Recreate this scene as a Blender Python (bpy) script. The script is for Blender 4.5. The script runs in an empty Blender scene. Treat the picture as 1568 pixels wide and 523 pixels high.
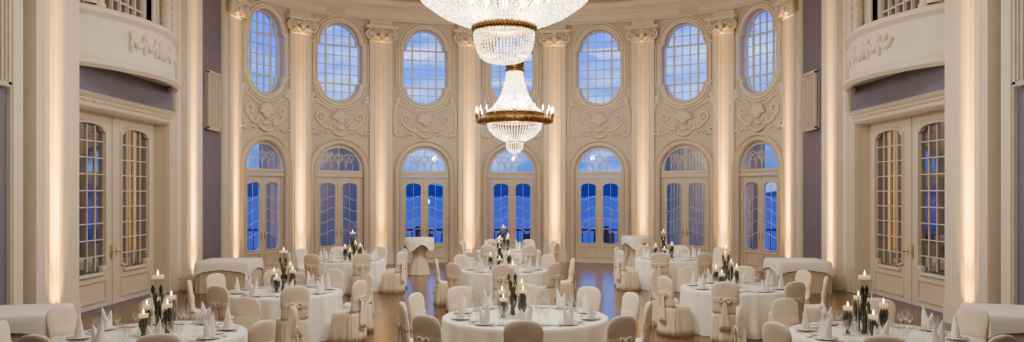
import bpy, math, random
from mathutils import Vector, Matrix
random.seed(7)
PI=math.pi
scene=bpy.context.scene
col=scene.collection

# ------------------------------------------------------------------ materials
def new_mat(name):
    m=bpy.data.materials.new(name); m.use_nodes=True
    nt=m.node_tree; nt.nodes.clear()
    out=nt.nodes.new('ShaderNodeOutputMaterial')
    return m,nt,out
def pmat(name,c,rough=0.6,metal=0.0,var=0.06,scale=3.0,bump=0.0,bscale=60,spec=0.4,emis=None,estr=0.0,sheen=0,trans=0):
    m,nt,out=new_mat(name)
    b=nt.nodes.new('ShaderNodeBsdfPrincipled')
    tc=nt.nodes.new('ShaderNodeTexCoord')
    n=nt.nodes.new('ShaderNodeTexNoise'); n.inputs['Scale'].default_value=scale; n.inputs['Detail'].default_value=3
    nt.links.new(tc.outputs['Object'],n.inputs['Vector'])
    r=nt.nodes.new('ShaderNodeValToRGB')
    r.color_ramp.elements[0].position=0.3; r.color_ramp.elements[1].position=0.7
    r.color_ramp.elements[0].color=tuple(x*(1-var) for x in c)+(1,)
    r.color_ramp.elements[1].color=tuple(min(1,x*(1+var)) for x in c)+(1,)
    nt.links.new(n.outputs['Fac'],r.inputs['Fac'])
    nt.links.new(r.outputs['Color'],b.inputs['Base Color'])
    b.inputs['Roughness'].default_value=rough; b.inputs['Metallic'].default_value=metal
    b.inputs['Specular IOR Level'].default_value=spec
    if sheen: b.inputs['Sheen Weight'].default_value=sheen
    if emis:
        b.inputs['Emission Color'].default_value=tuple(emis)+(1,); b.inputs['Emission Strength'].default_value=estr
    if bump:
        n2=nt.nodes.new('ShaderNodeTexNoise'); n2.inputs['Scale'].default_value=bscale
        nt.links.new(tc.outputs['Object'],n2.inputs['Vector'])
        bp=nt.nodes.new('ShaderNodeBump'); bp.inputs['Strength'].default_value=bump; bp.inputs['Distance'].default_value=0.01
        nt.links.new(n2.outputs['Fac'],bp.inputs['Height']); nt.links.new(bp.outputs['Normal'],b.inputs['Normal'])
    nt.links.new(b.outputs[0],out.inputs[0])
    return m
def emat(name,c,s):
    m,nt,out=new_mat(name)
    e=nt.nodes.new('ShaderNodeEmission'); e.inputs[0].default_value=tuple(c)+(1,); e.inputs[1].default_value=s
    nt.links.new(e.outputs[0],out.inputs[0]); return m
def glassmat(name,tint=(1,1,1),refl=0.08,edge=0.5):
    m,nt,out=new_mat(name)
    t=nt.nodes.new('ShaderNodeBsdfTransparent'); t.inputs[0].default_value=tuple(tint)+(1,)
    g=nt.nodes.new('ShaderNodeBsdfGlossy'); g.inputs['Roughness'].default_value=0.03
    lw=nt.nodes.new('ShaderNodeLayerWeight'); lw.inputs[0].default_value=0.35
    mr=nt.nodes.new('ShaderNodeMapRange'); mr.inputs[3].default_value=refl; mr.inputs[4].default_value=edge
    nt.links.new(lw.outputs['Facing'],mr.inputs[0])
    mx=nt.nodes.new('ShaderNodeMixShader')
    nt.links.new(mr.outputs[0],mx.inputs[0]); nt.links.new(t.outputs[0],mx.inputs[1]); nt.links.new(g.outputs[0],mx.inputs[2])
    nt.links.new(mx.outputs[0],out.inputs[0]); return m
def crystalmat(name,strength,tr=0.35):  # beads emit light themselves; noise puts their glow and sparkle into the emission
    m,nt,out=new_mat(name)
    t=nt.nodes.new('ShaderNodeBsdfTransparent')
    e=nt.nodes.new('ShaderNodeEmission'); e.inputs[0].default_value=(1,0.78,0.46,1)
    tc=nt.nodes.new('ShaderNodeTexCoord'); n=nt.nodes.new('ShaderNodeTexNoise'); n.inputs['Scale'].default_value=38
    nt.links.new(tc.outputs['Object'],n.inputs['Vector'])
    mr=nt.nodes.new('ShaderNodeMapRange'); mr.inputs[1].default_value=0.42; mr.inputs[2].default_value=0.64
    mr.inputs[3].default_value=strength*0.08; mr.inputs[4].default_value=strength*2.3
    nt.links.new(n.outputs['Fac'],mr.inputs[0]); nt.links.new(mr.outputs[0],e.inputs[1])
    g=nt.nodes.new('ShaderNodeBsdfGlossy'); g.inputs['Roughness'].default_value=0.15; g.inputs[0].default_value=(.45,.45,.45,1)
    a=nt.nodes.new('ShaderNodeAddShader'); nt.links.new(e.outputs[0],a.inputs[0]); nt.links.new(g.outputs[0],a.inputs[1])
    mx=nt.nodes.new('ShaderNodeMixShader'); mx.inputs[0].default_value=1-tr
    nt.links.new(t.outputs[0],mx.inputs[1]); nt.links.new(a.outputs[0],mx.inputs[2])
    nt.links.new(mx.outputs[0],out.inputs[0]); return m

M_wall=pmat('cream_plaster',(0.64,0.585,0.50),0.7,var=0.03,bump=0.05)
M_trim=pmat('cream_trim',(0.80,0.745,0.65),0.5,var=0.03)
M_lav=pmat('lavender_plaster',(0.17,0.17,0.25),0.75,var=0.05,bump=0.05)
M_ceil=pmat('ceiling_plaster',(0.80,0.71,0.58),0.8,var=0.02)
M_door=pmat('door_paint',(0.66,0.60,0.51),0.35,var=0.02)
M_linen=pmat('white_linen',(0.96,0.95,0.93),0.85,var=0.02,bump=0.1,bscale=200,sheen=0.2)
M_cover=pmat('chair_cover_fabric',(0.84,0.76,0.63),0.85,var=0.04,bump=0.12,bscale=150,sheen=0.2)
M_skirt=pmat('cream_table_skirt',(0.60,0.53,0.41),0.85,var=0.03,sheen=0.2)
M_gold=pmat('aged_gold',(0.22,0.125,0.05),0.45,metal=1.0,var=0.4,scale=14)
M_brass=pmat('brass',(0.6,0.42,0.18),0.3,metal=1.0)
M_glass=glassmat('window_glass',(0.97,0.98,1),0.03,0.25)
M_tglass=glassmat('table_glass',(0.95,0.96,0.98),0.12,0.75)
M_vglass=glassmat('vase_glass',(0.97,0.985,0.98),0.07,0.6)
M_mirror=pmat('dark_mirror_glass',(0.34,0.35,0.42),0.05,metal=1.0,var=0.15,scale=1.2)
M_cryst=crystalmat('crystal_beads_glow',5.2)
M_cryst2=crystalmat('crystal_beads_soft_glow',3.4,0.3)
M_bulb=emat('candle_bulb',(1,0.82,0.55),30)
M_flame=emat('candle_flame',(1,0.6,0.2),18)
M_wax=pmat('ivory_wax',(0.85,0.72,0.5),0.5,emis=(1,0.55,0.2),estr=0.6)
M_stem=pmat('green_stems',(0.010,0.042,0.012),0.5,spec=.2)
M_calla=pmat('dark_calla_petal',(0.022,0.003,0.009),0.4,var=0.3,spec=.3)
M_plate=pmat('white_porcelain',(0.85,0.84,0.83),0.15,var=0.01)
M_steel=pmat('cutlery_steel',(0.45,0.44,0.42),0.25,metal=1.0)
M_dark=pmat('dark_metal',(0.012,0.014,0.022),0.5)
M_grille=pmat('speaker_grille',(0.56,0.52,0.46),0.6)
M_lampm=emat('lamp_globe',(1,0.85,0.6),9)

def floor_mat():
    m,nt,out=new_mat('herringbone_parquet')
    N=nt.nodes.new; L=nt.links.new
    tc=N('ShaderNodeTexCoord'); sp=N('ShaderNodeSeparateXYZ'); L(tc.outputs['Object'],sp.inputs[0])
    def mth(op,a,b=None):
        n=N('ShaderNodeMath'); n.operation=op
        for i,x in enumerate((a,b)):
            if x is None: continue
            if isinstance(x,(int,float)): n.inputs[i].default_value=x
            else: L(x,n.inputs[i])
        return n.outputs[0]
    pp=mth('PINGPONG',sp.outputs[0],0.42)
    v=mth('ADD',sp.outputs[1],pp)
    vb=mth('DIVIDE',v,0.13)
    fl=mth('FLOOR',vb); fr=mth('FRACT',vb)
    st=mth('FLOOR',mth('DIVIDE',sp.outputs[0],0.42))
    cb=N('ShaderNodeCombineXYZ'); L(fl,cb.inputs[0]); L(st,cb.inputs[1])
    wn=N('ShaderNodeTexWhiteNoise'); L(cb.outputs[0],wn.inputs[0])
    ramp=N('ShaderNodeValToRGB')
    ramp.color_ramp.elements[0].color=(0.07,0.036,0.021,1); ramp.color_ramp.elements[1].color=(0.19,0.102,0.060,1)
    L(wn.outputs['Value'],ramp.inputs[0])
    ns=N('ShaderNodeTexNoise'); ns.inputs['Scale'].default_value=9; L(tc.outputs['Object'],ns.inputs['Vector'])
    mx=N('ShaderNodeMixRGB'); mx.blend_type='MULTIPLY'; mx.inputs[0].default_value=0.5
    L(ramp.outputs[0],mx.inputs[1]); L(ns.outputs['Fac'],mx.inputs[2])
    gap=mth('LESS_THAN',fr,0.05)
    mx2=N('ShaderNodeMixRGB'); L(gap,mx2.inputs[0]); L(mx.outputs[0],mx2.inputs[1]); mx2.inputs[2].default_value=(0.03,0.015,0.01,1)
    b=N('ShaderNodeBsdfPrincipled'); L(mx2.outputs[0],b.inputs['Base Color']); b.inputs['Roughness'].default_value=0.2
    b.inputs['Specular IOR Level'].default_value=.28
    L(b.outputs[0],out.inputs[0]); return m
M_floor=floor_mat()
def water_mat():
    m,nt,out=new_mat('lake_water')
    b=nt.nodes.new('ShaderNodeBsdfPrincipled'); b.inputs['Base Color'].default_value=(0.02,0.065,0.26,1); b.inputs['Roughness'].default_value=0.7
    b.inputs['Specular IOR Level'].default_value=.12
    n=nt.nodes.new('ShaderNodeTexNoise'); n.inputs['Scale'].default_value=0.2
    tc=nt.nodes.new('ShaderNodeTexCoord'); nt.links.new(tc.outputs['Object'],n.inputs[0])
    bp=nt.nodes.new('ShaderNodeBump'); bp.inputs['Strength'].default_value=0.4
    nt.links.new(n.outputs[0],bp.inputs['Height']); nt.links.new(bp.outputs[0],b.inputs['Normal'])
    nt.links.new(b.outputs[0],out.inputs[0]); return m
M_water=water_mat()
M_hill=pmat('distant_hill',(0.01,0.03,0.12),0.9,spec=.1)
M_pave=pmat('terrace_paving',(0.07,0.07,0.10),0.7)

# ------------------------------------------------------------------ mesh builder
class MB:
    def __init__(s): s.v=[];s.f=[];s.m=[];s.s=[]
    def add(s,V,F,mi=0,sm=False,M=None):
        o=len(s.v)
        if M is not None: V=[tuple(M@Vector(p)) for p in V]
        s.v+= [tuple(p) for p in V]
        for f in F: s.f.append([i+o for i in f]); s.m.append(mi); s.s.append(sm)
    def box(s,x0,x1,y0,y1,z0,z1,mi=0,M=None):
        V=[(x,y,z) for x in(x0,x1) for y in(y0,y1) for z in(z0,z1)]
        s.add(V,[(0,1,3,2),(4,6,7,5),(0,4,5,1),(2,3,7,6),(0,2,6,4),(1,5,7,3)],mi,False,M)
    def loft(s,rings,mi=0,sm=True,cap0=True,cap1=True,M=None,closed=True):
        n=len(rings[0]);V=[p for r in rings for p in r];F=[]
        for i in range(len(rings)-1):
            for j in range(n if closed else n-1):
                a=i*n+j;b=i*n+(j+1)%n
                F.append((a,b,b+n,a+n))
        if cap0: F.append(tuple(range(n))[::-1])
        if cap1: F.append(tuple((len(rings)-1)*n+j for j in range(n)))
        s.add(V,F,mi,sm,M)
    def lathe(s,prof,n=24,cx=0,cy=0,mi=0,sm=True,fn=None,cap0=False,cap1=False,M=None):
        R=[]
        for (r,z) in prof:
            ring=[]
            for j in range(n):
                a=2*PI*j/n; rr=r*(fn(a,z) if fn else 1)
                ring.append((cx+rr*math.cos(a),cy+rr*math.sin(a),z))
            R.append(ring)
        s.loft(R,mi,sm,cap0,cap1,M)
    def tube(s,path,r,n=6,mi=0,closed=False,flat=None,M=None,sm=True):
        P=[Vector(p) for p in path];R=[]
        up=None
        for i,p in enumerate(P):
            if closed: t=P[(i+1)%len(P)]-P[i-1]
            else: t=P[min(i+1,len(P)-1)]-P[max(i-1,0)]
            if t.length<1e-9: t=Vector((0,0,1))
            t.normalize()
            if flat: u=Vector(flat[0])
            else:
                if up is None:
                    u=Vector((0,0,1)) if abs(t.z)<0.9 else Vector((1,0,0))
                else: u=up
            w=t.cross(u)
            if w.length<1e-6: w=t.cross(Vector((0.3,0.9,0.1)))
            w.normalize(); u=w.cross(t).normalized(); up=u
            rr=r[i] if isinstance(r,(list,tuple)) else r
            ring=[]
            for j in range(n):
                a=2*PI*j/n
                ring.append(tuple(p+w*(math.cos(a)*rr)+u*(math.sin(a)*rr*(flat[1] if flat else 1))))
            R.append(ring)
        if closed: R.append(R[0])
        s.loft(R,mi,sm,not closed,not closed,M)
    def blob(s,c,rx,ry,rz,mi=0,n=10,k=6,M=None):
        R=[]
        for i in range(k+1):
            t=-PI/2+PI*i/k; q=max(math.cos(t),0.02)
            R.append([(c[0]+rx*q*math.cos(2*PI*j/n),c[1]+ry*q*math.sin(2*PI*j/n),c[2]+rz*math.sin(t)) for j in range(n)])
        s.loft(R,mi,True,True,True,M)
    def sweep(s,path,prof,closed=False,mp=None,mi=0,sm=False,M=None):
        n=len(path);rings=[]
        for i in range(n):
            p=Vector(path[i])
            if closed: d0=(p-Vector(path[i-1]));d1=(Vector(path[(i+1)%n])-p)
            else:
                d1=(Vector(path[i+1])-p) if i<n-1 else None
                d0=(p-Vector(path[i-1])) if i>0 else d1
                if d1 is None: d1=d0
            d0=d0.normalized();d1=d1.normalized()
            n0=Vector((-d0.y,d0.x));n1=Vector((-d1.y,d1.x))
            nn=(n0+n1)
            if nn.length<1e-6: nn=n0
            nn.normalize(); k=1/max(0.5,nn.dot(n0))
            rings.append([mp(p.x+nn.x*o*k,p.y+nn.y*o*k,h) for (o,h) in prof])
        if closed: rings.append(rings[0])
        m=len(prof);V=[p for r in rings for p in r];F=[]
        for i in range(len(rings)-1):
            for j in range(m-1):
                a=i*m+j;F.append((a,a+1,a+1+m,a+m))
        s.add(V,F,mi,sm,M)
    def plate(s,loops,y0,y1,mi=0,M=None):
        cu=bpy.data.curves.new('tmp','CURVE');cu.dimensions='2D';cu.fill_mode='BOTH';cu.extrude=abs(y1-y0)/2
        for lp in loops:
            sp=cu.splines.new('POLY');sp.points.add(len(lp)-1)
            for i,p in enumerate(lp): sp.points[i].co=(p[0],p[1],0,1)
            sp.use_cyclic_u=True
        ob=bpy.data.objects.new('tmp',cu);col.objects.link(ob)
        dg=bpy.context.evaluated_depsgraph_get()
        me=bpy.data.meshes.new_from_object(ob.evaluated_get(dg))
        yc=(y0+y1)/2
        V=[(v.co.x,yc+v.co.z,v.co.y) for v in me.vertices];F=[tuple(p.vertices) for p in me.polygons]
        s.add(V,F,mi,False,M)
        bpy.data.objects.remove(ob);bpy.data.curves.remove(cu);bpy.data.meshes.remove(me)
    def mesh(s,name,mats):
        me=bpy.data.meshes.new(name);me.from_pydata(s.v,[],s.f)
        for m in mats: me.materials.append(m)
        me.polygons.foreach_set('material_index',s.m);me.polygons.foreach_set('use_smooth',s.s)
        me.update();return me
def obj(name,me,loc=(0,0,0),rz=0,parent=None,scale=None):
    o=bpy.data.objects.new(name,me);o.location=loc;o.rotation_euler=(0,0,rz)
    if scale:o.scale=scale
    if parent:o.parent=parent
    col.objects.link(o);return o
VM=lambda a,b,h:(a,h,b)
def rect(x0,x1,z0,z1): return [(x0,z0),(x1,z0),(x1,z1),(x0,z1)]
def arc(cx,cz,rx,rz,a0,a1,n): return [(cx+rx*math.cos(a0+(a1-a0)*i/n),cz+rz*math.sin(a0+(a1-a0)*i/n)) for i in range(n+1)]
def spiral(cx,cz,r0,r1,a0,turns,n=22,y=0):
    return [(cx+(r0+(r1-r0)*i/n)*math.cos(a0+turns*2*PI*i/n),y,cz+(r0+(r1-r0)*i/n)*math.sin(a0+turns*2*PI*i/n)) for i in range(n+1)]

# ------------------------------------------------------------------ plan
HT=9.6
AP=[(-8.36,23.7),(-7.02,26.2),(-4.57,27.7),(-1.53,28.42),(1.53,28.42),(4.57,27.7),(7.02,26.2),(8.36,23.7)]
SX=8.4
f=MB(); pts=[(-8.8,-4),(8.8,-4),(8.8,23.7)]+[(p[0]*1.03,p[1]+0.35) for p in AP[::-1]]+[(-8.8,23.7)]
f.loft([[(x,y,-0.12) for x,y in pts],[(x,y,0) for x,y in pts]],0,False)
obj('floor',f.mesh('floor',[M_floor]))
c=MB(); c.loft([[(x,y,HT) for x,y in pts],[(x,y,HT+0.2) for x,y in pts]],0,False)
obj('ceiling',c.mesh('ceiling',[M_ceil]))

def wloop(hw,zlo,zhi,sh,at,ab,e=0.0,n=14):
    hw+=e; iw=hw-sh; L=[]
    L+=arc(0,zhi+0.06,iw,at+e,0,PI,n)
    L+=[(-hw,zhi-0.02),(-hw,zlo+0.02)]
    L+=arc(0,zlo-0.06,iw,ab+e,PI,2*PI,n)
    L+=[(hw,zlo+0.02),(hw,zhi-0.02)]
    return L
WA=dict(zlo=6.15,zhi=7.42,sh=0.1,at=0.68,ab=0.56)
win_hole=wloop(0.78,**WA)
def door_loop(hw,zs,h,z0=0.0,n=20): return [(-hw,z0),(hw,z0)]+arc(0,zs,hw,h,0,PI,n)
door_hole=door_loop(0.84,3.2,0.85,z0=0.001)

wall=MB()
bays=[]
for i in range(7):
    A=Vector(AP[i]);B=Vector(AP[i+1]);d=B-A;w=d.length;mid=(A+B)/2;ang=math.atan2(d.y,d.x)
    bays.append((mid,ang,w))
    M=Matrix.Translation((mid.x,mid.y,0))@Matrix.Rotation(ang,4,'Z')
    wall.plate([rect(-w/2,w/2,0,HT),win_hole,door_hole],0,0.34,0,M)
obj('wall_apse',wall.mesh('wall_apse',[M_wall]))

w=MB()
inner=wloop(0.72,**{**WA,'at':0.62,'ab':0.50})
w.plate([win_hole,inner],0.16,0.26,0)
prof=[(0,0.02),(0,-0.09),(-0.05,-0.13),(-0.09,-0.06),(-0.15,-0.06),(-0.17,0.01)]
w.sweep(wloop(0.78,**WA),prof,True,VM,0)
w.sweep(wloop(0.78,**WA,e=0.2),[(0,0.0),(0,-0.06),(-0.04,-0.06),(-0.05,0.0)],True,VM,0)
def hz(z):
    if z>7.46: t=(z-7.48)/0.62; return 0.62*math.sqrt(max(0,1-t*t))
    if z<6.1: t=(6.09-z)/0.5; return 0.62*math.sqrt(max(0,1-t*t))
    return 0.72
for z,t in [(5.86,.016),(6.13,.036),(6.46,.016),(6.78,.016),(7.1,.016),(7.43,.036),(7.76,.016)]:
    h=hz(z); w.box(-h,h,0.18,0.23,z-t/1.3,z+t/1.3,0)
for x,t in [(-0.42,.038),(-0.14,.016),(0.14,.016),(0.42,.038)]:
    k=math.sqrt(1-(x/0.63)**2)
    w.box(x-t/1.3,x+t/1.3,0.17,0.235,6.09-0.5*k,7.48+0.6*k,0)
w.plate([win_hole],0.195,0.2,1)
ME_win=w.mesh('window',[M_trim,M_glass])

d=MB()
fan=[(-0.75,3.2),(0.75,3.2)]+arc(0,3.3,0.75,0.66,0,PI,20)
d.plate([[(-0.84,2.98),(0.84,2.98)]+arc(0,3.2,0.84,0.85,0,PI,20),fan],0.08,0.2,0)
d.box(-0.84,-0.78,0.08,0.2,0,2.98,0); d.box(0.78,0.84,0.08,0.2,0,2.98,0)
d.box(-0.84,0.84,0.02,0.1,2.98,3.06,0);d.box(-0.84,0.84,0.04,0.1,3.12,3.17,0)
for sx in(-1,1):
    x0,x1=(0.0,0.78) if sx>0 else (-0.78,0.0)
    gx0,gx1=x0+0.13,x1-0.13; gm=(gx0+gx1)/2; gw=(gx1-gx0)/2
    hole=[(gx0,0.78)]+[(gm-gw*math.cos(PI*i/10),0.72-0.05*math.sin(PI*i/10)) for i in range(1,10)]+[(gx1,0.78)]+\
         [(gm+gw*math.cos(PI*i/12),2.66+0.12*math.sin(PI*i/12)) for i in range(13)]
    d.plate([rect(x0+0.006,x1-0.006,0.01,2.97),hole],0.11,0.17,0)
    d.sweep(hole,[(0,0.11),(0.0,0.08),(-0.03,0.08),(-0.04,0.11)],True,VM,0)
    d.plate([hole],0.14,0.143,1)
    for k,z in enumerate([1.12,1.5,1.88,2.26]):
        pth=[(gm-gw*math.cos(PI*i/12)*1.0,0.135,z+0.07*math.sin(2*PI*i/12)*sx) for i in range(13)]
        d.tube(pth,0.014,5,0)
    d.tube([(gm,0.135,0.70+(2.76-0.70)*i/4) for i in range(5)],0.009,5,0)
    d.sweep(rect(gx0,gx1,0.2,0.56),[(0,0.11),(0.01,0.075),(-0.03,0.075),(-0.04,0.11)],True,VM,0)
d.box(-0.03,0.03,0.085,0.12,0.01,2.97,0)
for sx in(-1,1):
    d.box(sx*0.065-0.015,sx*0.065+0.015,0.095,0.112,1.0,1.22,2); d.tube([(sx*0.065,0.09,1.12),(sx*0.065,0.06,1.12),(sx*0.14,0.06,1.12)],0.01,6,2)
for cx in(-0.5,-0.25,0,0.25,0.5):
    pth=[]
    for i in range(17):
        a=PI*i/16; x=cx+0.25*math.cos(a); z=3.2+0.52*math.sin(a)
        lim=3.3+0.66*math.sqrt(max(0,1-(x/0.76)**2))
        pth.append((x,0.13,min(z,lim)))
    d.tube(pth,0.013,5,0)
for cx in(-0.38,0,0.38):
    d.tube([(cx+0.15*math.cos(2*PI*i/16),0.13,3.62+0.14*math.sin(2*PI*i/16)) for i in range(16)],0.012,5,0,closed=True)
d.box(-0.012,0.012,0.115,0.145,3.2,3.95,0)
d.plate([fan],0.14,0.143,1)
path=[(0.84,0.0)]+arc(0,3.2,0.84,0.85,0,PI,26)+[(-0.84,0.0)]
d.sweep(path,[(0,0.1),(0,-0.06),(-0.04,-0.12),(-0.07,-0.06),(-0.15,-0.05),(-0.19,-0.14),(-0.22,-0.11),(-0.22,0.01)],False,VM,0)
ME_door=d.mesh('door',[M_door,M_glass,M_brass])

o=MB(); Y=(0,1,0)
def scr(b,pts,r0,r1,mi=0,fl=1.6):
    n=len(pts); b.tube(pts,[r0+(r1-r0)*abs(math.sin(PI*i/(n-1)))for i in range(n)],6,mi,flat=(Y,fl))
for sx in(-1,1):
    P=spiral(0.88,5.62,0.03,0.14,0,1.25,18)
    e=P[-1]; P+= [(e[0]+ (1.06-e[0])*t+0.10*math.sin(t*PI),0,e[2]+(4.62-e[2])*t) for t in[.08,.2,.35,.5,.65,.8,.92]]
    P+=spiral(0.95,4.55,0.13,0.03,0.3,-1.1,14)
    scr(o,[(sx*x,-0.03,z) for x,_,z in P],0.025,0.05)
    P=spiral(0.66,5.0,0.03,0.17,PI*0.5,-1.3,18)
    e=P[-1]; P+=[(e[0]+(0.30-e[0])*t,0,e[2]+(4.6-e[2])*t-0.12*math.sin(PI*t)) for t in[.15,.35,.6,.8]]
    P+=spiral(0.27,4.72,0.12,0.03,-1.6,1.1,14)
    scr(o,[(sx*x,-0.03,z) for x,_,z in P],0.022,0.05)
    P=[(0.3+0.55*t,0,5.15+0.28*math.sin(t*PI*0.6)) for t in[i/10 for i in range(11)]]
    scr(o,[(sx*x,-0.03,z) for x,_,z in P],0.012,0.045)
    for k in range(5):
        o.blob((sx*(0.45+0.1*k),-0.04,4.45+0.05*math.sin(k*1.3)),0.055,0.06,0.045)
    for k in range(4):
        o.blob((sx*1.08,-0.03,4.8+0.2*k),0.035,0.05,0.07)
for k in range(9):
    a=PI*(0.08+0.84*k/8); c=(0.14*math.cos(a),4.9+0.12*math.sin(a)); e=(0.33*math.cos(a),4.9+0.36*math.sin(a))
    o.tube([(c[0]*0.4,-0.03,4.86),(c[0],-0.06,c[1]),((c[0]+e[0])/2,-0.09,(c[1]+e[1])/2),(e[0],-0.06,e[1])],[0.02,0.035,0.05,0.03],6,0,flat=(Y,1.3))
o.blob((0,-0.07,4.86),0.12,0.12,0.1); o.blob((0,-0.05,4.62),0.16,0.1,0.07)
o.tube([(-0.3,-0.03,4.5),(-0.15,-0.07,4.42),(0,-0.08,4.38),(0.15,-0.07,4.42),(0.3,-0.03,4.5)],[0.02,0.05,0.06,0.05,0.02],6,0,flat=(Y,1.2))
ME_orn=o.mesh('relief',[M_trim])
for i,(mid,ang,wd) in enumerate(bays):
    loc=(mid.x,mid.y,0)
    obj('window_%d'%(i+1),ME_win,loc,ang); obj('door_%d'%(i+1),ME_door,loc,ang)
    obj('trim_relief_ornament',ME_orn,loc,ang)
    b=MB()
    for s in(-1,1):
        x0,x1=sorted((s*1.07,s*(wd/2-0.2))); b.box(x0,x1,-0.03,0.02,0,0.28,0); b.box(x0,x1,-0.045,0.02,0.28,0.32,0)
    obj('baseboard_apse',b.mesh('baseboard_apse',[M_trim]),loc,ang)

def flute_section(w,dep,nf,fd=0.022):
    P=[(-w/2,0.12),(-w/2,-dep)]
    m=0.06*w/0.8; step=(w-2*m)/nf
    for k in range(nf):
        x0=-w/2+m+k*step+step*0.14;x1=-w/2+m+(k+1)*step-step*0.14
        for t in range(7):
            P.append((x0+(x1-x0)*t/6,-dep+fd*math.sin(PI*t/6)))
    P+=[(w/2,-dep),(w/2,0.12)]
    return P
def pilaster_mesh(w,dep,nf,top,capital=True):
    b=MB();S=flute_section(w,dep,nf)
    b.loft([[(x,y,0.42) for x,y in S],[(x,y,top) for x,y in S]],0,False)
    b.box(-w/2-.03,w/2+.03,-dep-.015,0.12,0,0.36); b.box(-w/2-.01,w/2+.01,-dep-.008,0.12,0.36,0.42)
    if capital:
        y=-dep
        b.box(-w/2-.02,w/2+.02,y-.03,0.12,top,top+.06)
        b.box(-w/2+.02,w/2-.02,y-.02,0.12,top+.06,top+.42)
        b.box(-w/2-.14,w/2+.14,y-.20,0.12,top+.42,top+.47); b.box(-w/2-.17,w/2+.17,y-.25,0.12,top+.47,top+.53)
        for s in(-1,1):
            P=[(s*x,y-.10,z) for x,_,z in spiral(w/2-.02,top+.22,0.17,0.03,PI/2,-1.6,26)]
            b.tube(P,[0.05-0.02*i/26 for i in range(27)],6,0,flat=(Y,2))
            b.blob((s*(w/2-.02),y-.14,top+.22),.05,.08,.05)
            for k in range(4):
                b.blob((s*(0.07+0.075*k),y-.10,top+.12+0.03*k),.05,.07,.05)
                b.blob((s*(0.05+0.08*k),y-.10,top+.32-0.01*k),.045,.06,.05)
        b.tube([(-w/2,y-.08,top+.39),(0,y-.12,top+.36),(w/2,y-.08,top+.39)],.035,6)
        b.blob((0,y-.14,top+.24),.1,.1,.12); b.blob((0,y-.16,top+.42),.08,.09,.08); b.blob((0,y-.1,top+.06),.07,.07,.07)
        b.box(-w/2,w/2,y+.0,0.12,top+.53,8.35)
    return b.mesh('pilaster',[M_trim])
ME_pil=pilaster_mesh(0.78,0.2,5,7.62)
lights=[]
for i,p in enumerate(AP):
    if 0<i<7:
        a=(bays[i-1][1]+bays[i][1])/2
    elif i==0: a=(PI/2+bays[0][1])/2+0.15
    else: a=(-PI/2+bays[6][1])/2-0.15
    obj('trim_pilaster',ME_pil,(p[0],p[1],0),a)
    lights.append((p,a,0.2))

def cr(P,n=8):
    out=[]
    for i in range(len(P)-1):
        p0=Vector(P[max(i-1,0)]);p1=Vector(P[i]);p2=Vector(P[i+1]);p3=Vector(P[min(i+2,len(P)-1)])
        for k in range(n):
            t=k/n; out.append(tuple(0.5*((2*p1)+(p2-p0)*t+(2*p0-5*p1+4*p2-p3)*t*t+(3*p1-p0-3*p2+p3)*t**3)))
    out.append(tuple(P[-1]));return out
plan=[(SX,-3.9),(SX,10),(SX,20),(SX,22.5)]+AP[::-1]+[(-SX,22.5),(-SX,20),(-SX,10),(-SX,-3.9)]
sm=cr(plan)
e=MB()
PM=lambda a,b,h:(a,b,h)
e.sweep(sm,[(-0.1,8.36),(0.2,8.36),(0.2,8.40),(0.16,8.44),(0.14,8.46),(0.14,8.66),(0.2,8.70),(0.26,8.76),(0.4,8.80),(0.5,8.83),(0.5,8.88),(0.56,8.93),(0.56,8.98),(0.2,9.0),(-0.1,9.0)],False,PM,0)
obj('trim_cornice',e.mesh('trim_cornice',[M_trim]))
e=MB()
e.sweep(sm,[(0.0,9.0),(0.02,9.15),(0.12,9.35),(0.35,9.5),(0.7,9.58)],False,PM,0,True)
obj('trim_cove',e.mesh('trim_cove',[M_ceil]))

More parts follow.
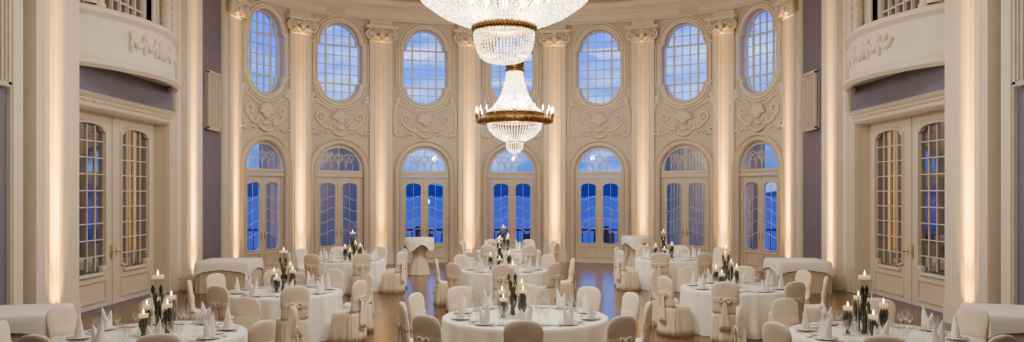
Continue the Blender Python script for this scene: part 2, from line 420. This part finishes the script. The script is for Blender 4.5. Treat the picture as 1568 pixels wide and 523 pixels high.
# ------------------------------------------------------------------ side walls
YC=17.45; HW=2.05
def side(sgn):
    name='left' if sgn<0 else 'right'
    rz=PI/2 if sgn<0 else -PI/2
    loc=(sgn*SX,YC,0)
    k=1 if sgn<0 else -1
    def X(y): return k*(y-YC)
    b=MB()
    xs=sorted((X(-4),X(23.72)))
    hole=rect(-HW,HW,0.001,4.1); up=[(-1.2,6.1),(1.2,6.1)]+arc(0,8.1,1.2,0.5,0,PI,12)
    b.plate([rect(xs[0],xs[1],0,HT),hole,up],0,0.5,0)
    obj('wall_'+name,b.mesh('wall_'+name,[M_lav]),loc,rz)
    d=MB()
    for s in(-1,1):
        x0,x1=(0,HW-.02) if s>0 else(-HW+.02,0)
        gx0,gx1=x0+.36,x1-.36
        def rl(e=0,c=0.14):
            a0,a1,z0,z1=gx0-e,gx1+e,0.75-e,3.85+e
            return [(a0+c,z0)]+[(a1-c,z0),(a1-c,z0+c*.7),(a1,z0+c),(a1,z1-c),(a1-c*.7,z1-c*.8)]+arc((a0+a1)/2,z1-c*.6,(a1-a0)/2-c*.8,c*.7,0,PI,8)+[(a0+c*.7,z1-c*.8),(a0,z1-c),(a0,z0+c),(a0+c,z0+c*.7)]
        d.plate([rect(x0+.01,x1-.01,.01,4.08),rl()],0.3,0.37,0)
        d.sweep(rl(),[(0,.3),(0,.26),(-.05,.24),(-.07,.3)],True,VM,0)
        d.plate([rl()],0.345,0.35,1)
        for q in range(1,4):
            x=gx0+(gx1-gx0)*q/4; d.box(x-.013,x+.013,.315,.345,.8,3.84,0)
        for q in range(1,9):
            z=.75+3.1*q/9; d.box(gx0,gx1,.315,.345,z-.012,z+.012,0)
        d.sweep(rect(gx0,gx1,.18,.56),[(0,.3),(0,.27),(-.04,.27),(-.05,.3)],True,VM,0)
        d.box(s*.09-.02,s*.09+.02,.28,.302,1.0,1.3,2); d.tube([(s*.09,.28,1.15),(s*.09,.22,1.15),(s*.22,.22,1.15)],.013,6,2)
    d.box(-.05,.05,.27,.31,.01,4.08,0)
    d.box(-HW,-HW+.025,-.0,.4,0,4.1,0);d.box(HW-.025,HW,0,.4,0,4.1,0);d.box(-HW,HW,0,.4,4.08,4.1,0)
    pth=[(HW,0),(HW,4.1),(-HW,4.1),(-HW,0)]
    d.sweep(pth,[(0,.05),(0,-.05),(-.04,-.09),(-.09,-.05),(-.2,-.05),(-.24,-.1),(-.29,-.14),(-.33,-.06),(-.33,.01)],False,VM,0)
    for q in range(40):
        x=-2.1+4.2*q/39; d.blob((x,-.07,4.25),.03,.025,.03,0,6,4)
    obj('door_8' if sgn<0 else 'door_9',d.mesh('side_door',[M_door,M_mirror,M_brass]),loc,rz)
    b=MB()
    xw=2.12; bl=(sgn*(SX-.005),17.45,0)
    pl=[(xw-2*xw*i/30, -(0.10+0.62*math.sin(PI*i/30)**0.8)) for i in range(31)]
    pl=[(xw,-0.02)]+pl+[(-xw,-0.02)]
    b.sweep(pl,[(-.08,4.98),(-.04,4.88),(.05,4.86),(.13,4.93),(.13,5.0),(.03,5.08),(0,5.12),(0,5.86),(.04,5.9),(.1,5.95),(.1,6.02),(.06,6.06),(-.06,6.06),(-.06,5.3)],False,PM,0)
    P2=[(x,y) for x,y in pl[1:-1]]
    b.loft([[(x,y,5.02) for x,y in P2]+[(-xw,0,5.02),(xw,0,5.02)],[(x,y,5.1) for x,y in P2]+[(-xw,0,5.1),(xw,0,5.1)]],0,False)
    def py(x):
        t=(xw-x)/(2*xw); return -(0.10+0.62*math.sin(PI*t)**0.8)
    for q in range(46):
        x=-xw+.05+(2*xw-.1)*q/45; b.blob((x,py(x)-.12,4.97),.028,.03,.035,0,6,4)
    for j in range(-2,3):
        cx=j*0.42
        pts=[(cx-.2+.4*q/10,py(cx-.2+.4*q/10)-.03,5.62-.16*math.sin(PI*q/10)) for q in range(11)]
        b.tube(pts,[.03+.04*math.sin(PI*q/10) for q in range(11)],6)
        b.blob((cx-.21,py(cx-.21)-.03,5.66),.06,.06,.08); b.blob((cx-.21,py(cx-.21)-.03,5.44),.045,.05,.14)
    b.blob((.63+.21,py(.84)-.03,5.66),.06,.06,.08); b.blob((0,py(0)-.05,5.52),.15,.09,.2)
    obj('balcony',b.mesh('balcony',[M_trim]),bl,rz)
    w=MB()
    w.plate([up,[(-1.05,6.2),(1.05,6.2)]+arc(0,8.1,1.05,.38,0,PI,12)],.12,.25,0)
    w.plate([up],.2,.205,1)
    for q in range(1,6):
        x=-1.05+2.1*q/6; w.box(x-.02,x+.02,.13,.21,6.2,8.4,0)
    for q in range(1,6):
        z=6.2+.38*q; w.box(-1.05,1.05,.14,.21,z-.02,z+.02,0)
    w.sweep([(1.2,6.1)]+arc(0,8.1,1.2,.5,0,PI,14)+[(-1.2,6.1)],[(0,.1),(0,-.05),(-.08,-.08),(-.15,-.04),(-.17,.01)],False,VM,0)
    for s in(-1,1):
        w.box(min(s*1.38,s*2.1),max(s*1.38,s*2.1),-.06,.01,6.07,8.3,0)
        for q in(1.55,1.9):
            cx=s*q
            w.lathe([(.13,6.1),(.13,6.16),(.09,6.2),(.11,6.3),(.1,6.4),(.095,7.2),(.085,8.1),(.12,8.15),(.14,8.25)],14,cx,-.2,0)
            for z in(6.5,6.7,6.9,7.3,7.8): w.lathe([(.095,z-.05),(.13,z),(.095,z+.05)],14,cx,-.2,0)
    obj('window_8' if sgn<0 else 'window_9',w.mesh('balcony_window',[M_trim,M_mirror]),loc,rz)
    for y,wd,nf in((20.62,1.0,6),(14.42,1.36,8)):
        me=pilaster_mesh(wd,.24,nf,8.36,False)
        obj('trim_pilaster',me,(sgn*SX,y,0),rz)
        lights.append(((sgn*SX,y-.1),rz,.24))
    t=MB()
    for y0,y1 in((21.12,21.42),(13.3,13.62),(19.86,20.12),(23.1,23.5)):
        a,b2=sorted((X(y0),X(y1))); t.box(a,b2,-.07,.02,0,8.36); t.box(a+.03,b2-.03,-.1,.02,0.3,8.3)
    obj('trim_strip_'+name,t.mesh('trim_strip',[M_trim]),loc,rz)
    t=MB()
    for y0,y1 in((21.42,23.1),(-3.9,13.3)):
        a,b2=sorted((X(y0),X(y1))); t.box(a,b2,-.03,.02,0,.3); t.box(a,b2,-.045,.02,.3,.35)
    obj('baseboard_'+name,t.mesh('baseboard',[M_trim]),loc,rz)
    for y in(22.25,12.75):
        g=MB()
        g.box(-.42,.42,-.12,-.005,4.2,5.75,0); g.box(-.46,.46,-.15,-.10,4.16,4.24,0); g.box(-.46,.46,-.15,-.10,5.71,5.79,0)
        g.box(-.46,-.38,-.15,-.10,4.2,5.75,0); g.box(.38,.46,-.15,-.10,4.2,5.75,0)
        for q in range(7):
            xx=-.33+.11*q; g.box(xx-.025,xx+.025,-.145,-.115,4.26,5.69,0)
        obj('wall_speaker',g.mesh('wall_speaker',[M_grille]),(sgn*SX,y,0),rz)
side(-1);side(1)
b=MB();b.box(-8.9,8.9,-4.3,-4,0,HT);obj('wall_back',b.mesh('wall_back',[M_wall]))

# linear floor uplights
M_lens=emat('uplight_lens',(1,.6,.08),5)
def up_mesh(w):
    u=MB()
    u.box(-w/2-.03,w/2+.03,-.05,.04,0,.06); u.box(-w/2-.03,w/2+.03,-.05,-.04,.06,.075); u.box(-w/2-.03,w/2+.03,.03,.04,.06,.075)
    u.box(-w/2-.03,-w/2-.015,-.04,.03,.06,.075); u.box(w/2+.015,w/2+.03,-.04,.03,.06,.075)
    return u.mesh('uplight',[M_dark,M_lens])
ME_ul={.20:up_mesh(.20),.26:up_mesh(.26)}
def beam(o,t,d,w,en,spread):
    L=bpy.data.lights.new('uplight_beam','AREA');L.shape='RECTANGLE';L.size=w;L.size_y=.03;L.energy=en;L.color=(1,.43,.0);L.spread=math.radians(spread)
    lo=bpy.data.objects.new('uplight_beam',L);col.objects.link(lo)
    d=Vector(d).normalized(); X=Vector(t); Z=-d; Yv=Z.cross(X).normalized(); X=Yv.cross(Z)
    M=Matrix((X,Yv,Z)).transposed().to_4x4(); M.translation=Vector(o); lo.matrix_world=M
for k,(p,a,dep) in enumerate(lights):
    x,y=p
    big=k>=8; w=.26 if big else .20
    off=dep+.13
    fx,fy=math.sin(a),-math.cos(a)
    ox=x+fx*off; oy=y+fy*off
    obj('floor_uplight',ME_ul[w],(ox,oy,0),a)
    g={2:.45,5:.6,7:1.2}.get(k,1.0)
    t=(math.cos(a),math.sin(a),0)
    o3=(ox,oy,.085)
    # low, middle and high optics aimed at successive heights on the pilaster face
    beam(o3,t,(-fx*.13,-fy*.13,.9),w,(12 if big else 9)*g,30)
    beam(o3,t,(-fx*.13,-fy*.13,2.0),w,(26 if big else 22)*g,9)
    beam(o3,t,(-fx*.13,-fy*.13,3.4),w,(26 if big else 15)*g,5)

# ------------------------------------------------------------------ chandeliers
def strand(b,pts,r,mi,beads=True):
    P=[Vector(p) for p in pts];n=len(P)
    R=[r*(1.0 if i%2 else .45) for i in range(n)] if beads else r
    b.tube([tuple(p) for p in P],R,5,mi)
def interp(prof,t):
    L=[0]
    for i in range(1,len(prof)): L.append(L[-1]+math.dist(prof[i],prof[i-1]))
    s=t*L[-1]
    for i in range(1,len(prof)):
        if s<=L[i]+1e-9:
            k=(s-L[i-1])/(L[i]-L[i-1]); return (prof[i-1][0]+(prof[i][0]-prof[i-1][0])*k,prof[i-1][1]+(prof[i][1]-prof[i-1][1])*k)
    return prof[-1]
def strands(b,prof,n,seg,r,mi,ph=0):
    for j in range(n):
        a=2*PI*(j+ph)/n
        pts=[]
        for i in range(seg+1):
            rr,z=interp(prof,i/seg); pts.append((rr*math.cos(a),rr*math.sin(a),z))
        strand(b,pts,r,mi)
def ring(b,r,z,t,mi,n=48,h=1):
    b.lathe([(r-t,z-t*h),(r,z-t*1.1*h),(r+t,z-t*.4*h),(r+t,z+t*.4*h),(r,z+t*1.1*h),(r-t,z+t*h),(r-t,z-t*h)],n,0,0,mi,True)
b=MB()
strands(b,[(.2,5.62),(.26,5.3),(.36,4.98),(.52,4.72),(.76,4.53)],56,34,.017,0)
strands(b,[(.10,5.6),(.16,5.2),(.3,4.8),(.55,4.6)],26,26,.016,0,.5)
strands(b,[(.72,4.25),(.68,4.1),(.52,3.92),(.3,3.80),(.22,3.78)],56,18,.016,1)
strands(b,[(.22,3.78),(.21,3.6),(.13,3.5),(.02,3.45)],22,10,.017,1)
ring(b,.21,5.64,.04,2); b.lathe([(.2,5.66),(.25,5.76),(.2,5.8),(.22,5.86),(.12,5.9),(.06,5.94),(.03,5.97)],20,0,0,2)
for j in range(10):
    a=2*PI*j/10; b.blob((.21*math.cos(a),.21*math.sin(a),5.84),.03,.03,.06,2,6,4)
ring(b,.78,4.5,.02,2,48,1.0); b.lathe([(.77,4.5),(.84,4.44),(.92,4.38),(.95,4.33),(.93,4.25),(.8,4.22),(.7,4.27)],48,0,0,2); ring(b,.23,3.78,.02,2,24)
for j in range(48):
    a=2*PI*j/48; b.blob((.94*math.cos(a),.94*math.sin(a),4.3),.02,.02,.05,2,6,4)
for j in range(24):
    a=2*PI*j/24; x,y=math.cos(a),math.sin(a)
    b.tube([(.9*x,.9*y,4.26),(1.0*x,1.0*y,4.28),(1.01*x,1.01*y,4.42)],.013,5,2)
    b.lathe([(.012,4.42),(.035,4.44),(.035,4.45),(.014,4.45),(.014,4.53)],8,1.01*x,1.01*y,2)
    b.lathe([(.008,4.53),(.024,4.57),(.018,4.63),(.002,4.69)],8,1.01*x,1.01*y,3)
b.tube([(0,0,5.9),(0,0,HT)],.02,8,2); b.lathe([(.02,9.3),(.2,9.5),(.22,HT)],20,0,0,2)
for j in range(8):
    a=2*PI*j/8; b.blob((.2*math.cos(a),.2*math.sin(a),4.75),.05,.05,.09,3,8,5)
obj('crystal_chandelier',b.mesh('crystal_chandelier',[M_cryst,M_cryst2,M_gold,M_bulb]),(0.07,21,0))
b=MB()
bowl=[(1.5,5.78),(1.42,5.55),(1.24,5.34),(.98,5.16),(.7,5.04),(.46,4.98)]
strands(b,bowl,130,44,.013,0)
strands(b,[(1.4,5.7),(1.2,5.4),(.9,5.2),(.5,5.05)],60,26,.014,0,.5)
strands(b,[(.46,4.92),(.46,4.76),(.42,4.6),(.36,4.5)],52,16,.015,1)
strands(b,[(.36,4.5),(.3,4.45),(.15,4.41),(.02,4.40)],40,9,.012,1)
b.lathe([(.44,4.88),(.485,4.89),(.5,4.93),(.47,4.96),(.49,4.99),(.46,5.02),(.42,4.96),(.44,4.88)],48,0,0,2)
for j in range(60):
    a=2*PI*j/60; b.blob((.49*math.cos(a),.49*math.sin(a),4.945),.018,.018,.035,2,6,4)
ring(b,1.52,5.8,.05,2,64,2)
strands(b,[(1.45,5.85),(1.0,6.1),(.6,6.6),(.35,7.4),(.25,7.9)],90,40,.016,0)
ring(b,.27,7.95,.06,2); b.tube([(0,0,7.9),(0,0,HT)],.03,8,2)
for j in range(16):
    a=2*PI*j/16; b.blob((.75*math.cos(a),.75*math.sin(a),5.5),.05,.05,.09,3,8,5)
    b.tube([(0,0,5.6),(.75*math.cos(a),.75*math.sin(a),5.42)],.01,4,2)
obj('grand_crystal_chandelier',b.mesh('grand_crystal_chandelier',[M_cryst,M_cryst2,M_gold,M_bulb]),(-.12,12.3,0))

def point(loc,e,c=(1,.85,.66),r=.25):
    L=bpy.data.lights.new('lamp_glow','POINT');L.energy=e;L.color=c;L.shadow_soft_size=r
    o=bpy.data.objects.new('lamp_glow',L);o.location=loc;col.objects.link(o)
point((0.07,21,4.75),800,r=.16); point((0.07,21,4.02),300,r=.1)
point((-.12,12.3,5.45),1100,r=.25)
def area(loc,sx,sy,e,c,rot=(0,0,0)):  # unseen fill panels added under the ceiling for even light, no fixture there
    L=bpy.data.lights.new('ceiling_fill','AREA');L.shape='RECTANGLE';L.size=sx;L.size_y=sy;L.energy=e;L.color=c
    o=bpy.data.objects.new('ceiling_fill',L);o.location=loc;o.rotation_euler=rot;col.objects.link(o)
area((0,7,9.4),3,3,380,(1,.89,.75))
area((0,17,9.4),3,3,330,(1,.89,.75))

# ------------------------------------------------------------------ chair
def sring(z,cy,hw,hd,ex,fold=0,nf=18,N=72,ph=0):
    R=[]
    for j in range(N):
        a=2*PI*j/N; c,s=math.cos(a),math.sin(a)
        x=hw*math.copysign(abs(c)**(2/ex),c);y=hd*math.copysign(abs(s)**(2/ex),s)
        k=1+fold*math.sin(nf*a+ph)/max(hw,.1)+fold*.5*math.sin(7*a+ph)/max(hw,.1)
        R.append((x*k,cy+y*k,z))
    return R
b=MB()
b.loft([sring(0,0,.246,.246,3.6,.024),sring(.12,0,.240,.240,3.6,.019),sring(.28,0,.232,.232,3.8,.011),sring(.42,0,.226,.225,4,.003),sring(.465,0,.224,.222,4),
  sring(.485,-.005,.21,.20,4),sring(.49,-.06,.205,.15,3.6),sring(.50,-.14,.21,.078,3),sring(.53,-.175,.212,.05,2.6),sring(.62,-.185,.208,.046,2.6),sring(.70,-.192,.204,.044,2.6),sring(.78,-.20,.218,.044,2.6),
  sring(.86,-.208,.224,.042,2.5),sring(.92,-.213,.213,.04,2.4),sring(.965,-.217,.18,.037,2.3),sring(.99,-.22,.13,.032,2.2),sring(1.003,-.222,.06,.02,2)],0,True)
b.loft([sring(.66,-.188,.212,.050,2.6,.003,30),sring(.69,-.191,.216,.054,2.6,.004,30),sring(.73,-.195,.216,.054,2.6,.004,30),sring(.755,-.197,.214,.048,2.6,.003,30)],0,True,False,False)
for s in(-1,1):
    P=[(s*(.012+.075*math.sin(PI*t)),-.258-.014*math.sin(PI*t),.71+.035*math.sin(2*PI*t)) for t in[i/12 for i in range(13)]]
    b.tube(P,.018,6,0,flat=((0,1,0),.5))
    R=[]
    for i in range(6):
        t=i/5; z=.69-.46*t; w=.014+.04*t; cx=s*(.008+.03*t); y=-.256-.014*t
        R.append([(cx-w,y,z),(cx-w*.3,y-.018,z),(cx+w*.3,y-.004,z),(cx+w,y-.014,z),(cx+w,y+.008,z),(cx-w,y+.008,z)])
    b.loft(R,0,True)
b.blob((0,-.262,.71),.028,.022,.03)
ME_chair=b.mesh('dining_chair',[M_cover])

def table_mesh(r):
    b=MB()
    def ringf(rr,z,f): return [(rr*math.cos(a)*(1+f*(math.sin(20*a)+.5*math.sin(33*a+1))/r),rr*math.sin(a)*(1+f*(math.sin(20*a)+.5*math.sin(33*a+1))/r),z) for a in[2*PI*j/160 for j in range(160)]]
    b.loft([ringf(.02,.752,0),ringf(r*.5,.752,0),ringf(r-.02,.752,0),ringf(r,.742,0),ringf(r+.002,.70,.004),ringf(r-.006,.5,.014),ringf(r-.01,.25,.02),ringf(r-.012,.005,.024)],0,True,True,False)
    return b.mesh('round_banquet_table',[M_linen])
def glass_prof(h,rb,z0=.754):
    return [(.034,z0),(.034,z0+.003),(.005,z0+.008),(.004,z0+h*.45),(.012,z0+h*.5),(rb,z0+h*.68),(rb*1.02,z0+h*.8),(rb*.85,z0+h)]
def setting_meshes(r,angs):
    P=MB();G=MB();N=MB()
    for a in angs:
        M=Matrix.Rotation(a,4,'Z')@Matrix.Translation((r-.22,0,0))@Matrix.Rotation(random.uniform(-.06,.06),4,'Z')
        P.lathe([(.002,.758),(.07,.757),(.085,.762),(.135,.772),(.137,.776),(.085,.767),(.07,.763),(.002,.763)],20,0,0,0,M=M)
        for yy in(-.165,-.19,.165,.19): P.box(-.1,.1,yy-.008,yy+.008,.755,.759,1,M)
        P.lathe([(.002,.757),(.05,.757),(.075,.768),(.05,.762),(.002,.762)],14,-.12,-.26,0,M=M)
        for gx,gy,h,rb in((-.19,.16,.23,.045),(-.24,.06,.21,.04),(-.16,.25,.18,.037)):
            G.lathe(glass_prof(h,rb),12,gx,gy,0,M=M)
        for s,h,w in((1,.27,.066),(-1,.21,.06)):
            R=[]
            for i in range(7):
                t=i/6; z=.768+h*t; ww=w*(1-t)**.75+.003
                lean=s*.05*t
                R.append([(ww*math.cos(q)*.8,lean+s*.014+ww*math.sin(q)*(.9+.15*math.sin(3*q)),z) for q in[2*PI*j/12 for j in range(12)]])
            N.loft(R,0,True,M=M)
        N.box(-.05,.05,-.10,.10,.766,.774,0,M)
    return P.mesh('dinner_plates',[M_plate,M_steel]),G.mesh('wine_glasses',[M_tglass]),N.mesh('folded_napkins',[M_linen])
def centerpiece():
    b=MB()
    for (x,y,h,r) in((0,0,.70,.080),(.19,-.09,.38,.066),(-.05,-.19,.27,.064),(-.19,.06,.34,.062),(.06,.17,.44,.062)):
        z0=.754
        b.lathe([(.002,z0+.004),(r,z0),(r+.002,z0+.01),(r+.002,z0+h)],20,x,y,0)
        b.lathe([(r+.001,z0+h-.006),(r+.005,z0+h),(r+.001,z0+h+.004)],20,x,y,0)
        nst=9
        for k in range(nst):
            a=k*2.4+h*7; rr=(r-.02)*math.sqrt((k+.5)/nst)
            t0=(x-rr*.7*math.cos(a),y-rr*.7*math.sin(a),z0+.012); top=z0+h*(.28+.13*(k%4))
            top=min(top,z0+h-.18)
            t1=(x+rr*math.cos(a+.7),y+rr*math.sin(a+.7),top)
            b.tube([t0,((t0[0]+t1[0])/2,(t0[1]+t1[1])/2,(t0[2]+t1[2])/2),t1],.010,5,1)
            b.tube([t1,(t1[0],t1[1],top+.03),(t1[0],t1[1],top+.065),(t1[0],t1[1],top+.11)],[.010,.020,.024,.004],7,2 if k%2 else 1)
        b.lathe([(.002,z0+h-.05),(r-.010,z0+h-.05),(r-.008,z0+h-.01),(.004,z0+h-.012)],14,x,y,3)
        b.lathe([(.003,z0+h-.01),(.013,z0+h+.012),(.010,z0+h+.03),(.001,z0+h+.055)],8,x,y,4)
    return b.mesh('candle_centerpiece',[M_vglass,M_stem,M_calla,M_wax,M_flame])
ME_cp=centerpiece()
TB=[(.18,10.85,1.12,-90,10,-.17),(-4.2,9.45,1.02,-67.5,8,.02),(4.3,9.4,1.02,-67.5,8,-.16),(-3.88,13.6,.97,-67.5,8,0),(3.98,14.2,.97,-67.5,8,-.18),(-.17,17.5,.95,-90,8,-.1),(-4.1,20.1,.92,-67.5,8,.1),(4.1,20.6,.92,-67.5,8,-.2),(-.1,23.6,.95,-67.5,8,-.15)]
tmesh={}
for idx,(x,y,r,a0,nch,cx) in enumerate(TB):
    if r not in tmesh: tmesh[r]=(table_mesh(r),{})
    obj('round_banquet_table',tmesh[r][0],(x,y,0))
    angs=[math.radians(a0+360/nch*k) for k in range(nch)]
    key=(r,a0)
    if key not in tmesh[r][1]: tmesh[r][1][key]=setting_meshes(r,angs)
    p,g,nn=tmesh[r][1][key]
    ts=bpy.data.objects.new('table_setting',None);ts.location=(x,y,0);col.objects.link(ts)
    obj('dinner_plates',p,parent=ts);obj('wine_glasses',g,parent=ts);obj('folded_napkins',nn,parent=ts)
    obj('candle_centerpiece',ME_cp,(x+cx,y,.001),random.uniform(-.5,.5))
    for a in angs:
        aa=a+random.uniform(-.04,.04); R=r+.29+random.uniform(0,.06)
        if idx==0 and math.sin(a)<-.6: R+=.30
        obj('dining_chair',ME_chair,(x+R*math.cos(aa),y+R*math.sin(aa),0),aa+PI/2+random.uniform(-.08,.08))

def side_table():
    b=MB();h=.64
    def sq(hw,z,f=0,n=24,N=120,ex=14):
        return sring(z,0,hw,hw,ex,f,n,N)
    b.loft([sq(h,.755),sq(h+.005,.5,.006),sq(h+.01,.25,.01),sq(h+.015,.005,.014)],1,True,True,False)
    R=[]
    for hw,dz,f in((.02,0,0),(h*.6,0,0),(h+.005,0,0),(h+.02,.02,.0)):
        R.append([(p[0],p[1],.765-dz) for p in sring(.76,0,hw,hw,14,0,24,120)])
    for t in(.33,.66,1):
        ring_=[]
        for p in sring(0,0,h+.03+.012*t,h+.03+.012*t,14,.007*t,20,120):
            m=min(abs(p[0]),abs(p[1]))/h
            ring_.append((p[0],p[1],.745-t*(.17+.16*m**3)))
        R.append(ring_)
    b.loft(R,0,True,True,False)
    return b.mesh('draped_side_table',[M_linen,M_skirt])
ME_st=side_table()
for x,y,rz in((-7.05,20.0,.05),(7.12,20.0,-.05),(-7.05,11.3,.3),(7.2,11.3,-.3)): obj('draped_side_table',ME_st,(x,y,0),rz)
b=MB()
b.loft([sring(z,0,r,r,2,f,9,72) for z,r,f in((1.09,.42,0),(1.0,.40,.004),(.8,.27,.01),(.62,.2,.008),(.55,.18,.004),(.45,.2,.008),(.2,.29,.014),(.005,.33,.016))],1,True,True,False)
R=[sring(1.105,0,r,r,2,0,4,72) for r in(.02,.25,.42)]+[sring(1.09,0,.44,.44,2,0,4,72)]
for t in(.3,.65,1):
    R.append([(.445*math.cos(a)*(1+.03*t*math.sin(12*a)),.445*math.sin(a)*(1+.03*t*math.sin(12*a)),1.07-t*(.16+.2*abs(math.sin(2*a))**2)) for a in[2*PI*j/72 for j in range(72)]])
b.loft(R,0,True,True,False)
ME_ct=b.mesh('cocktail_table',[M_linen,M_skirt])
obj('cocktail_table',ME_ct,(-2.78,24.0,0),.3); obj('cocktail_table',ME_ct,(3.85,24.9,0),.6)

# ------------------------------------------------------------------ outside
b=MB();b.box(-40,40,20,36,-.5,-.15);obj('terrace',b.mesh('terrace',[M_pave]))
b=MB();b.add([(-3000,36,-5),(3000,36,-5),(3000,3000,-5),(-3000,3000,-5)],[(0,1,2,3)]);obj('lake',b.mesh('lake',[M_water]))
b=MB()
V=[];F=[];n=120
for i in range(n+1):
    x=-2600+5200*i/n; h=34+16*math.sin(i*.31)+12*math.sin(i*.13+1)+5*math.sin(i*1.1)
    V+=[(x,2500,-6),(x,2560,max(5,h)),(x,2900,-6)]
for i in range(n):
    a=3*i; F+=[(a,a+3,a+4,a+1),(a+1,a+4,a+5,a+2)]
b.add(V,F,0,True);obj('distant_hills',b.mesh('distant_hills',[M_hill]))
b=MB()
b.box(-20,20,34,34.08,.85,.93);b.box(-20,20,34,34.08,-.05,.02)
for i in range(161):
    x=-20+.25*i; b.box(x-.02,x+.02,34.02,34.06,-.15,.86)
for i in range(11):
    x=-20+4*i; b.box(x-.09,x+.09,33.95,34.13,-.15,1.05)
obj('terrace_railing',b.mesh('terrace_railing',[M_dark]))
b=MB();b.tube([(0,0,-.15),(0,0,2.0)],.04,8,0);b.lathe([(.03,1.85),(.1,1.9),(.1,1.95)],12,0,0,0);b.blob((0,0,2.1),.13,.13,.13,1,14,8)
me=b.mesh('added_lamp_post',[M_dark,M_lampm])
for x,y in((-3.55,33.3),(-7.5,33.3)): obj('added_lamp_post',me,(x,y,0))  # posts added to stand in for lamp glow reflected in the panes
b=MB()
b.box(-.25,.25,-.25,.25,.28,.32);b.box(-.25,.25,.2,.25,.32,.8)
for sx in(-.22,.22):
    for sy in(-.22,.22): b.tube([(sx,sy,-.15),(sx,sy,.3)],.02,6)
me=b.mesh('terrace_chair',[M_dark])
for i in range(20): obj('terrace_chair',me,(-7+.75*i,32.4+random.uniform(-.4,.4),0),random.uniform(0,6))
M_ver=pmat('veranda_wall',(0.34,0.31,0.28),.8)
for i in(1,5,6):
    mid,ang,wd=bays[i]
    b=MB()
    b.box(-1.9,1.5 if i==6 else 1.9,3.0,3.1,-.15,4.7,0); b.box(-1.6,1.5,.36,3.1,4.7,4.8,0)
    if i>4:
        for q in range(25):
            x=-1.5+.12*q; b.lathe([(.07,.02),(.06,4.4)],8,x,2.85,1)
    b.lathe([(.3,4.5),(.28,4.42),(.15,4.36),(.01,4.34)],20,0,1.6,2)
    obj('veranda',b.mesh('veranda',[M_ver,M_skirt,M_lampm]),(mid.x,mid.y,0),ang)
    q=Matrix.Rotation(ang,4,'Z')@Vector((0,1.6,0))
    point((mid.x+q.x,mid.y+q.y,4.1),18,r=.1)  # light under the veranda ceiling dome, not a chandelier

# ------------------------------------------------------------------ world
wd=bpy.data.worlds.new('dusk_sky');scene.world=wd;wd.use_nodes=True
nt=wd.node_tree;nt.nodes.clear()
N=nt.nodes.new;L=nt.links.new
out=N('ShaderNodeOutputWorld');bg=N('ShaderNodeBackground');tc=N('ShaderNodeTexCoord')
sp=N('ShaderNodeSeparateXYZ');L(tc.outputs['Generated'],sp.inputs[0])
rmp=N('ShaderNodeValToRGB');L(sp.outputs[2],rmp.inputs[0])
els=rmp.color_ramp.elements
els[0].position=0;els[0].color=(.01,.06,.30,1);els[1].position=.3;els[1].color=(.0,.08,.9,1)
e=els.new(.1);e.color=(.005,.17,.98,1)
mp=N('ShaderNodeMapping');mp.inputs['Scale'].default_value=(5,5,16);L(tc.outputs['Generated'],mp.inputs[0])
ns=N('ShaderNodeTexNoise');ns.inputs['Scale'].default_value=1.6;ns.inputs['Detail'].default_value=6;L(mp.outputs[0],ns.inputs[0])
cr2=N('ShaderNodeValToRGB');cr2.color_ramp.elements[0].position=.44;cr2.color_ramp.elements[1].position=.72;L(ns.outputs['Fac'],cr2.inputs[0])
mx=N('ShaderNodeMixRGB');L(cr2.outputs[0],mx.inputs[0]);L(rmp.outputs[0],mx.inputs[1]);mx.inputs[2].default_value=(.36,.57,.97,1)
L(mx.outputs[0],bg.inputs[0]);bg.inputs[1].default_value=3.0
L(bg.outputs[0],out.inputs[0])

# ------------------------------------------------------------------ camera
cam=bpy.data.cameras.new('camera');co=bpy.data.objects.new('camera',cam);col.objects.link(co)
co.location=(0,0,2.4);co.rotation_euler=(PI/2,0,0);cam.lens=28.15;cam.sensor_width=36;cam.sensor_fit='HORIZONTAL'
cam.shift_y=35.5/1568;cam.clip_end=6000;cam.clip_start=.05
scene.camera=co
